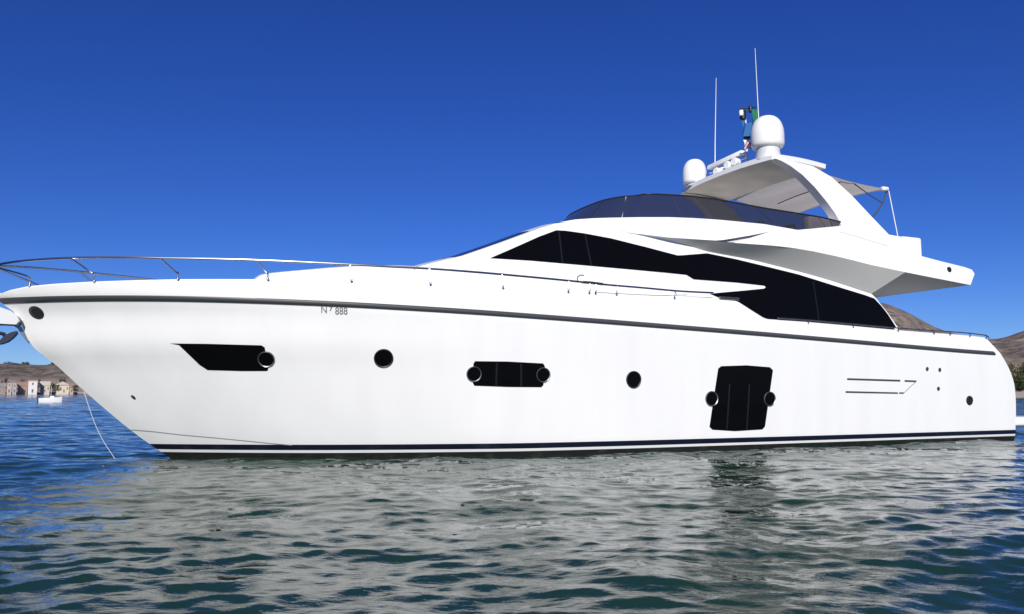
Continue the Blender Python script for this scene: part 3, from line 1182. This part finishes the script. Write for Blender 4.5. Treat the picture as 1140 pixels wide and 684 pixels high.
# roof rail in front of the scanner
mb = MB()
for off in (0, .14):
    mb.tube([(x_, y_, z_ + off) for x_, y_, z_ in [hit(790, 199, -.9), hit(815, 188, 0.0), hit(832, 181, .5)]], .014, 6)
for px, py, c in ((790, 199, -.9), (803, 193.5, -.45), (815, 188, 0.0), (832, 181, .5)):
    q = hit(px, py, c)
    mb.tube([(q[0], q[1], q[2] + .15), (q[0], q[1], zf + .1)], .012, 6)
mb.build('roof_rail', 'steel', yacht)
# mast with lights
q0, q1 = hit(832, 183, .35), hit(829.5, 122, .35)
mb = MB()
mb.tube([(q0[0], q0[1], zf + .05), tuple(q1)], [.04, .022], 10)
mast = mb.build('mast', 'radome_base', yacht)
mb = MB()
q = hit(827, 127, .35)
mb.lathe([(.04, -.16), (.085, -.14), (.085, .1), (.05, .14)], q, 16)
mb.build('lamp_housing', 'black', mast)
mb = MB()
q = hit(825.2, 126, .45)
mb.lathe([(.05, -.07), (.06, 0), (.05, .07)], q, 16)
mb.build('lamp_lens', 'radome', mast)
mb = MB()
qa, qb = hit(824, 121.5, .3), hit(841, 119.5, .5)
mb.tube([tuple(qa), tuple(qb)], .022, 8)
q = hit(835.5, 121, .45)
mb.lathe([(.05, -.1), (.06, -.02), (.05, .06), (.02, .09)], q, 12)
mb.build('crossbar', 'black', mast)
mb = MB()
q = hit(832, 153, .37)
mb.box(tuple(q), (.16, .16, .12), 0, .03)
mb.build('junction_box', 'black', mast)
for (xt, yt), (xb_, yb_), c in (((797.3, 87), (795.6, 190), -.75), ((840.6, 54), (846.5, 170), .75)):
    a, b = hit(xt, yt, c), hit(xb_, yb_, c)
    mb = MB()
    mb.tube([(b[0], b[1], min(b[2], zf + .1)), lerp(b, a, .3), tuple(a)], [.018, .012, .006], 8)
    an = mb.build('whip_aerial', 'radome', yacht)
    mb = MB()
    mb.lathe([(.05, -.1), (.045, .1), (.03, .14)], (b[0], b[1], zf + .15), 14)
    mb.build('base', 'radome_base', an)

# ---- rails round the foredeck
rail_px = [(-24, 301), (-10, 297), (0, 294.3), (12, 292.2), (26, 290.6), (55, 288.4), (79, 287.4), (110, 286.9), (150, 286.8), (184, 287.6), (235, 288.4), (283, 289.7), (330, 291.7), (390, 294.7), (430, 296.9), (477, 299.3), (530, 303.2), (580, 307.6), (620, 311.4), (642, 313.6), (662, 315.6), (677, 317.4), (715, 320.6), (752, 324), (775, 325.4), (794, 326.2)]


def on_rail(px, py):
    return hit_on(px, py, lambda x, z: max(float(yd_f(min(max(u_of(x, z - .5), 0), 1))) - .12, 0.03), 1.8)


RL = [on_rail(*p) for p in rail_px]
# round the bow: out of the picture on the left
p0 = RL[0]
xtip = float(xb_f(3.1)) + .1
bowc = [(xtip, 0.0, p0[2] - .03), (xtip - .08, .35, p0[2] - .025), (xtip - .35, .7, p0[2] - .02), (xtip - .8, 1.0, p0[2] - .01)]
bowc = [b for b in bowc if b[0] > p0[0] + .15]
full = smooth_line(bowc + [tuple(p) for p in RL], 4)
mb = MB()
mb.tube(full, .021, 8)
mb.tube([mir(p) for p in full], .021, 8)
rail = mb.build('guard_rail', 'rail_steel', yacht)


def on_gun(px, py):
    return hit_on(px, py, lambda x, z: max(float(yd_f(min(max(u_of(x, z), 0), 1))) - .09, 0.03), 1.8)


def post(top, foot, mid=None):
    a, b = on_rail(*top), on_gun(*foot)
    pts = [tuple(a), tuple(b)]
    if mid:
        m_ = on_gun(*mid)
        pts = smooth_line([tuple(a), tuple(m_), (b[0], b[1], b[2] + .1), tuple(b)], 4)
    b[2] -= .03
    for f in (lambda p: p, mir):
        mb = MB()
        mb.tube([f(p) for p in pts] + [f((b[0], b[1], b[2]))], .016, 8)
        mb.lathe([(.026, 0), (.024, .02), (.016, .026)], f((b[0], b[1], b[2] + .02)), 12)
        mb.build('stanchion', 'rail_steel', rail)


post((-8, 296.6), (33, 318), (29, 307))
post((79, 287.5), (105, 313), (100, 302.5))
post((178, 287.6), (198, 310.5), (195, 302.5))
post((286, 289.8), (298, 310.5), (296, 303))
for a, b in (((390, 294.8), (391, 311.5)), ((478, 299.4), (479, 314.5)), ((559, 305.8), (560, 318)), ((633, 312.8), (633, 322)), ((656.5, 315), (656.5, 323)), ((663.5, 315.8), (663.5, 323.5)), ((687, 318.2), (687, 324.5)), ((752, 324), (752, 328.2))):
    post(a, b)
mb = MB()
gate = [on_rail(px, py) for px, py in ((643, 313.8), (643, 308.5), (646, 306.5), (650, 306.8))]
mb.tube([tuple(p) for p in gate], .012, 6)
mb.tube([tuple(on_rail(px, py)) for px, py in ((648, 314.3), (660, 315.2), (671, 316.6))], .03, 8)
mb.build('gate_latch', 'dark_steel', rail)
# faint step line under the rail and mooring fittings by the cut in the bulwark
mb = MB()
mb.tube([tuple(np.array(on_hull(px, py)) + np.array([0, .004, 0])) for px, py in dense([(662, 325.2), (700, 327.4), (735, 329), (765, 328.6)], 8)], .008, 6)
mb.build('bulwark_groove', 'radome_base', hull)
for px, py in ((806, 332.3), (816, 333)):
    q = on_hull(px, py)
    mb = MB()
    mb.tube([(q[0] - .14, q[1] + .03, q[2]), (q[0] + .14, q[1] + .03, q[2])], .028, 8)
    mb.tube([(q[0] - .05, q[1] - .02, q[2]), (q[0] - .05, q[1] + .03, q[2])], .02, 6)
    mb.tube([(q[0] + .05, q[1] - .02, q[2]), (q[0] + .05, q[1] + .03, q[2])], .02, 6)
    mb.build('cleat', 'dark_steel', hull)
# low rail on the after bulwark
mb = MB()
pts = [on_gun(px, py) for px, py in ((866, 354.3), (900, 356.6), (950, 361), (1000, 365.5), (1040, 368.6), (1058, 369.6), (1080, 371.3), (1098, 373.6), (1101, 376))]
mb.tube([tuple(p) for p in pts], .016, 8)
mb.tube([mir(p) for p in pts], .016, 8)
for p in pts[1:-1]:
    for f in (lambda p: p, mir):
        mb.tube([f(tuple(p)), f((p[0], p[1], p[2] - .09))], .013, 6)
mb.build('aft_rail', 'dark_steel', yacht)

# ================================================================== THINGS HANGING FROM THE YACHT
def flag(name, px0, py0, px1, py1, c, cols, label, fold=.05, group=None):
    a, b = hit(px0, py0, c), hit(px1, py1, c)
    org = to_world(a)
    nx, nz = 12, 10
    mb = MB()
    rows = []
    w, hh = b[0] - a[0], b[2] - a[2]
    for i in range(nx + 1):
        s = i / nx
        rows.append([(w * s, fold * math.sin(s * 8 + j * .25), hh * j / nz - .06 * math.sin(s * 3) * abs(w)) for j in range(nz + 1)])
    mb.grid(rows)
    mb.grid([[(p[0], p[1] - .006, p[2]) for p in r] for r in rows])
    o = mb.build(name, cols[0], None, smooth=60)
    for k in cols[1:]:
        o.data.materials.append(M[k])
    if len(cols) > 1:
        for f in o.data.polygons:
            cx = sum(o.data.vertices[i].co.x for i in f.vertices) / len(f.vertices)
            f.material_index = min(len(cols) - 1, int(len(cols) * cx / w))
    o.location = tuple(org)
    o.rotation_euler = (0, 0, math.pi + TH)
    return tag(o, label, 'flag', group)


flag('flag', 837.0, 122, 842.8, 147, .75, ['green_cloth'], 'narrow green flag hanging highest beside the large radome', group='flags on the mast')
flag('flag', 825.5, 135, 837, 152, .68, ['blue_cloth'], 'blue flag hanging under the black mast lamp', group='flags on the mast')
flag('flag', 827.5, 156, 838, 166, .68, ['white_cloth', 'pink_cloth', 'red_cloth'], 'small faded pink white and red flag lowest on the mast', group='flags on the mast')

# anchor line running from the stem down into the water
line = smooth_line([tuple(to_world(hit(px, py, c))) for px, py, c in ((93.5, 436, .06), (99.5, 455, .2), (107, 475, .32), (115.5, 492, .42), (122, 502, .5), (128, 511, .55))], 5)
b = np.array(line[-1])
b[2] = 0.0
mb = MB()
mb.tube([tuple(np.array(p) - b) for p in line], .0065, 8)
ln = mb.build('anchor_line', 'rope', None, loc=tuple(b))
tag(ln, 'thin pale anchor line slanting from the yacht stem into the water', 'rope')

# ================================================================== SMALL BOAT ON THE LEFT
D = 120.0
p = far(57.5, 437, D)
skiff = empty('small_boat', (p[0], p[1], 0.0), math.radians(4))
tag(skiff, 'small white open motorboat with a thin pole, moored off the left shore', 'boat')
mb = MB()
rows = []
Lb = 2.6
for i, u in enumerate(np.linspace(0, 1, 16)):
    x = -Lb / 2 + Lb * u
    w = .62 * (1 - max(0, (u - .45) / .55) ** 2.2)
    top = .52 + .16 * u * u
    half = [(x - .1 * (1 - u), 0, -.15), (x, w * .7, -.08), (x + .02, w * .92, .2), (x + .05 * u, w, top), (x, max(w - .08, 0), top), (x, max(w - .12, 0), .18), (x, 0, .16)]
    rows.append(half)
mb.grid(rows)
mb.grid([[mir(q) for q in r] for r in rows])
mb.grid([rows[0], [mir(q) for q in rows[0]]])
mb.build('hull', 'gelcoat_plain', skiff, smooth=40)
mb = MB()
mb.tube([(-.05, 0, .1), (-.07, 0, 2.05)], .03, 8)
mb.build('pole', 'radome_base', skiff)
mb = MB()
mb.box((.2, 0, .5), (.55, .5, .55), 0, .05, .85)
mb.build('console', 'radome', skiff)
mb = MB()
mb.box((-1.62, 0, .55), (.3, .28, .4), 0, .06, .8)
mb.box((-1.62, 0, .15), (.12, .1, .6), 0, .02)
mb.build('outboard_motor', 'black', skiff)

# ================================================================== LEFT SHORE: HOUSES, TREES
wallm = {'white': mat('white_render', (0.74, 0.70, 0.66), 0.9, noise=((0.64, 0.60, 0.56), .8, .4, .7)),
         'cream': mat('cream_render', (0.62, 0.56, 0.44), 0.9, noise=((0.54, 0.48, 0.38), .8, .4, .7)),
         'pink': mat('pinkish_render', (0.50, 0.40, 0.36), 0.9, noise=((0.42, 0.33, 0.29), .8, .4, .7)),
         'grey': mat('grey_render', (0.42, 0.40, 0.38), 0.9, noise=((0.34, 0.32, 0.30), .8, .4, .7)),
         'brown': mat('brown_render', (0.33, 0.26, 0.21), 0.9, noise=((0.27, 0.21, 0.17), .8, .4, .7))}
roofm = {'tile': mat('clay_tiles', (0.34, 0.21, 0.16), 0.9, noise=((0.28, 0.17, 0.13), 2, .4, .7)),
         'pale': mat('pale_roof', (0.60, 0.54, 0.44), 0.9, noise=((0.5, 0.45, 0.37), 1, .4, .7)),
         'grey': mat('grey_roof', (0.30, 0.28, 0.28), 0.9, noise=((0.22, 0.21, 0.21), 1, .4, .7))}
M['win_dark'] = mat('dark_window', (0.15, 0.14, 0.14), 0.3)
M['frame'] = mat('window_frame', (0.5, 0.48, 0.45), 0.6)


def house(px0, px1, ytop, dist, wall, roof, kind, label, nwin=2, storeys=1, depth=7.0, base=1.0):
    a, b = far(px0, 437, dist), far(px1, 437, dist)
    t = far((px0 + px1) / 2, ytop, dist)
    c = (a + b) / 2
    w = np.linalg.norm(b[:2] - a[:2])
    hgt = t[2] - base
    rz = math.atan2(b[1] - a[1], b[0] - a[0])
    root = empty('house', (c[0], c[1], base), rz)
    tag(root, label, 'house', 'houses along the left shore')
    hw = hgt if kind == 'flat' else hgt * .68
    mb = MB()
    mb.box((0, depth / 2, hw / 2 - 1), (w, depth, hw + 2))
    if kind == 'gable':
        for s in (-1, 1):
            x = s * (w / 2 - .02)
            mb.add([(x, .02, hw - .01), (x, depth - .02, hw - .01), (x, depth / 2, hgt - .15)], [(0, 1, 2)])
    mb.build('wall', wallm[wall], root, smooth=0)
    mb = MB()
    if kind == 'flat':
        mb.box((0, depth / 2, hw + .15), (w + .5, depth + .5, .3))
    elif kind == 'gable':
        e = .4
        prof = [(-e, hw - .25), (depth / 2, hgt), (depth + e, hw - .25)]
        mb.grid([[(x, y, z) for y, z in prof] for x in (-w / 2 - e, w / 2 + e)])
        mb.grid([[(x, y, z + .2) for y, z in prof] for x in (-w / 2 - e, w / 2 + e)])
        for x in (-w / 2 - e, w / 2 + e):
            mb.grid([[(x, y, z) for y, z in prof], [(x, y, z + .2) for y, z in prof]])
        for k in (0, 2):
            y, z = prof[k]
            mb.grid([[(-w / 2 - e, y, z), (w / 2 + e, y, z)], [(-w / 2 - e, y, z + .2), (w / 2 + e, y, z + .2)]])
    else:
        e = .5
        b0 = [(-w / 2 - e, -e, hw), (w / 2 + e, -e, hw), (w / 2 + e, depth + e, hw), (-w / 2 - e, depth + e, hw)]
        r0, r1 = (-w / 2 + min(w / 2 - .1, depth / 2), depth / 2, hgt), (w / 2 - min(w / 2 - .1, depth / 2), depth / 2, hgt)
        mb.add(b0 + [r0, r1], [(0, 1, 5, 4), (1, 2, 5), (2, 3, 4, 5), (3, 0, 4), (3, 2, 1, 0)])
    mb.build('roof', roofm[roof], root, smooth=0)
    sh = hw / storeys
    for s in range(storeys):
        for k in range(nwin):
            x = (k + .5) / nwin * w - w / 2
            door = (s == 0 and k == nwin // 2)
            z0, z1 = (0.0, min(2.2, sh * .8)) if door else (sh * (s + .35), sh * (s + .75))
            mb = MB()
            mb.box((x, -.02, (z0 + z1) / 2), (min(1.0, w / nwin * .45), .1, z1 - z0))
            fr_ = mb.build('door' if door else 'window', 'frame', root, smooth=0)
            mb = MB()
            mb.box((x, -.06, (z0 + z1) / 2), (min(.85, w / nwin * .36), .06, (z1 - z0) * .84))
            mb.build('pane', 'win_dark', fr_, smooth=0)
    return root


house(31, 41, 424.5, 566, 'white', 'pale', 'flat', 'tall plain white block house on the far left shore', 1, 2)
house(44.5, 55, 425.0, 572, 'cream', 'pale', 'gable', 'cream house with pale sloping roof right of the white block', 3, 1, 9)
house(62, 76.5, 424.8, 572, 'cream', 'pale', 'hip', 'wide cream house with pale hipped roof nearest the yacht bow', 4, 1, 9)
house(7.5, 12.5, 426.5, 566, 'pink', 'grey', 'flat', 'narrow pinkish house with flat grey roof', 1, 2)
house(13.5, 18, 427.5, 563, 'grey', 'pale', 'flat', 'small grey house with pale flat roof', 1, 2)
house(19.5, 30, 425.5, 570, 'brown', 'tile', 'gable', 'dark brown house with clay tile roof left of the white block', 3, 1, 8)
house(-7, 6, 427, 568, 'brown', 'grey', 'gable', 'low brown house with grey roof at the left edge', 3, 1, 8)
house(77.5, 81.5, 428.8, 568, 'pink', 'tile', 'gable', 'tiny pink house under a clay roof beside the bow', 1, 1, 5)
house(-40, -15, 424, 575, 'white', 'tile', 'hip', 'long white house with clay hipped roof beyond the left edge', 5, 1, 9)

mb = MB()
p0, p1 = far(86, 437, 540), far(140, 437, 540)
mid = (p0 + p1) / 2
ang = math.atan2(p1[1] - p0[1], p1[0] - p0[0])
jt = empty('jetty', (mid[0], mid[1], 0), ang)
tag(jt, 'low pale jetty on piles along the far left shore', 'jetty')
W_ = np.linalg.norm(p1[:2] - p0[:2])
mb.box((0, 0, .9), (W_, 3, .35))
mb.build('deck', wallm['grey'], jt, smooth=0)
for k in range(6):
    mb = MB()
    mb.tube([((k - 2.5) * W_ / 6, -1.2, -1), ((k - 2.5) * W_ / 6, -1.2, .8)], .18, 8)
    mb.build('pile', wallm['brown'], jt)


# trees: trunk and a crown of many small leaf faces
def leaf_mat(name, a, b):
    m = mat(name, a, .8, spec=.2, noise=(b, .9, .35, .65))
    return m


leafm = [leaf_mat('dark_evergreen_leaves', (0.020, 0.036, 0.014), (0.045, 0.065, 0.025)), leaf_mat('olive_leaves', (0.045, 0.06, 0.022), (0.085, 0.095, 0.04))]
barkm = mat('bark', (0.10, 0.075, 0.055), .95)


def tree_mesh(hgt, wid, seed, nclump, leaves, ls):
    r = random.Random(seed)
    crown = MB()
    trunk = MB()
    th = hgt * .35
    bend = (r.uniform(-.1, .1) * hgt, r.uniform(-.1, .1) * hgt)
    trunk.tube([(0, 0, -.4), (bend[0] * .3, bend[1] * .3, th * .6), (bend[0], bend[1], hgt * .6)], [hgt * .035, hgt * .025, hgt * .01], 7)
    for k in range(nclump):
        a = r.uniform(0, 2 * math.pi)
        q = r.random() ** .6
        zc = th * .7 + (hgt - th * .7) * r.random() * .9
        prof = math.sin(math.pi * min(max((zc - th * .4) / (hgt - th * .4), 0.05), .97)) ** .6
        c = Vector((bend[0] * .6 + math.cos(a) * wid / 2 * q * prof, bend[1] * .6 + math.sin(a) * wid / 2 * q * prof, zc))
        trunk.tube([(bend[0] * .5, bend[1] * .5, th * .75), tuple(c)], [hgt * .012, hgt * .004], 5)
        cr = wid * r.uniform(.12, .24)
        for _ in range(leaves):
            d = Vector((r.gauss(0, 1), r.gauss(0, 1), r.gauss(0, .75))).normalized() * cr * r.random() ** .4
            p = c + d
            n_ = Vector((r.gauss(0, 1), r.gauss(0, 1), r.gauss(.5, 1))).normalized()
            u_ = n_.orthogonal().normalized() * ls * r.uniform(.6, 1.3)
            w_ = n_.cross(u_).normalized() * ls * r.uniform(.4, .8)
            crown.add([p - u_, p + w_, p + u_, p - w_], [(0, 1, 2, 3)])
    return crown, trunk


def tree(px, ytop, dist, wpx, seed, kind, label, group, base, nclump=22, leaves=26, name='tree'):
    p = far(px, 437, dist)
    hgt = far(px, ytop, dist)[2] - base
    wid = wpx * dist / F
    root = empty(name, (p[0], p[1], base), random.random() * 6)
    tag(root, label, name, group)
    crown, trunk = tree_mesh(hgt, wid, seed, nclump, leaves, max(wid * .05, .12))
    trunk.build('trunk', barkm, root)
    crown.build('crown', leafm[kind], root, smooth=0)
    return root


LG = 'trees along the left shore'
tree(62.5, 428.5, 562, 8, 1, 0, 'dark round tree standing between the two cream houses', LG, .8)
tree(83, 428.5, 566, 7, 2, 0, 'dark bushy tree beside the tiny pink house under the bow', LG, .8)
tree(56.5, 425.5, 590, 7, 3, 1, 'olive tree just behind the small cream house roof', LG, 2.0)
tree(43, 422, 600, 6, 4, 0, 'dark tree rising behind the white block house', LG, 2.5)
tree(24, 421, 605, 9, 5, 1, 'olive tree rising behind the clay tile roof', LG, 2.5)
tree(6.5, 421, 600, 8, 6, 0, 'dark tree behind the low brown house', LG, 2.5)
tree(-12, 422, 600, 10, 7, 1, 'olive tree between the low brown and the long white house', LG, 2.5)
tree(69, 420.5, 620, 7, 8, 1, 'olive tree above the pale hipped roof', LG, 4)
ridge_t = far(6.5, 405, 950)[2]
tree(6.5, 402.6, 945, 6, 21, 0, 'dark tree standing alone on the left ridge line', LG, ridge_t - 3)
tree(26, 402.8, 945, 8, 22, 0, 'wide dark tree on the ridge line above the clay roof', LG, ridge_t - 3)
tree(57, 403.6, 945, 9, 23, 0, 'dark tree on the ridge line closest to the yacht bow', LG, ridge_t - 3)
RG = 'trees along the right beach'
tree(1127, 406, 268, 20, 31, 1, 'bushy green tree right beside the yacht stern', RG, 1.0, 34, 40)
tree(1139, 404, 272, 24, 32, 1, 'bushy olive tree at the right edge of the picture', RG, 1.0, 34, 40)
tree(1133, 420, 262, 16, 33, 0, 'low dark bush in front of the two green trees', RG, 1.0, 26, 34)
tree(1152, 408, 274, 22, 34, 0, 'dark tree just beyond the right edge', RG, 1.0, 30, 36)
tree(1112, 408, 276, 18, 35, 0, 'dark tree hidden mostly by the yacht stern', RG, 1.0, 26, 34)
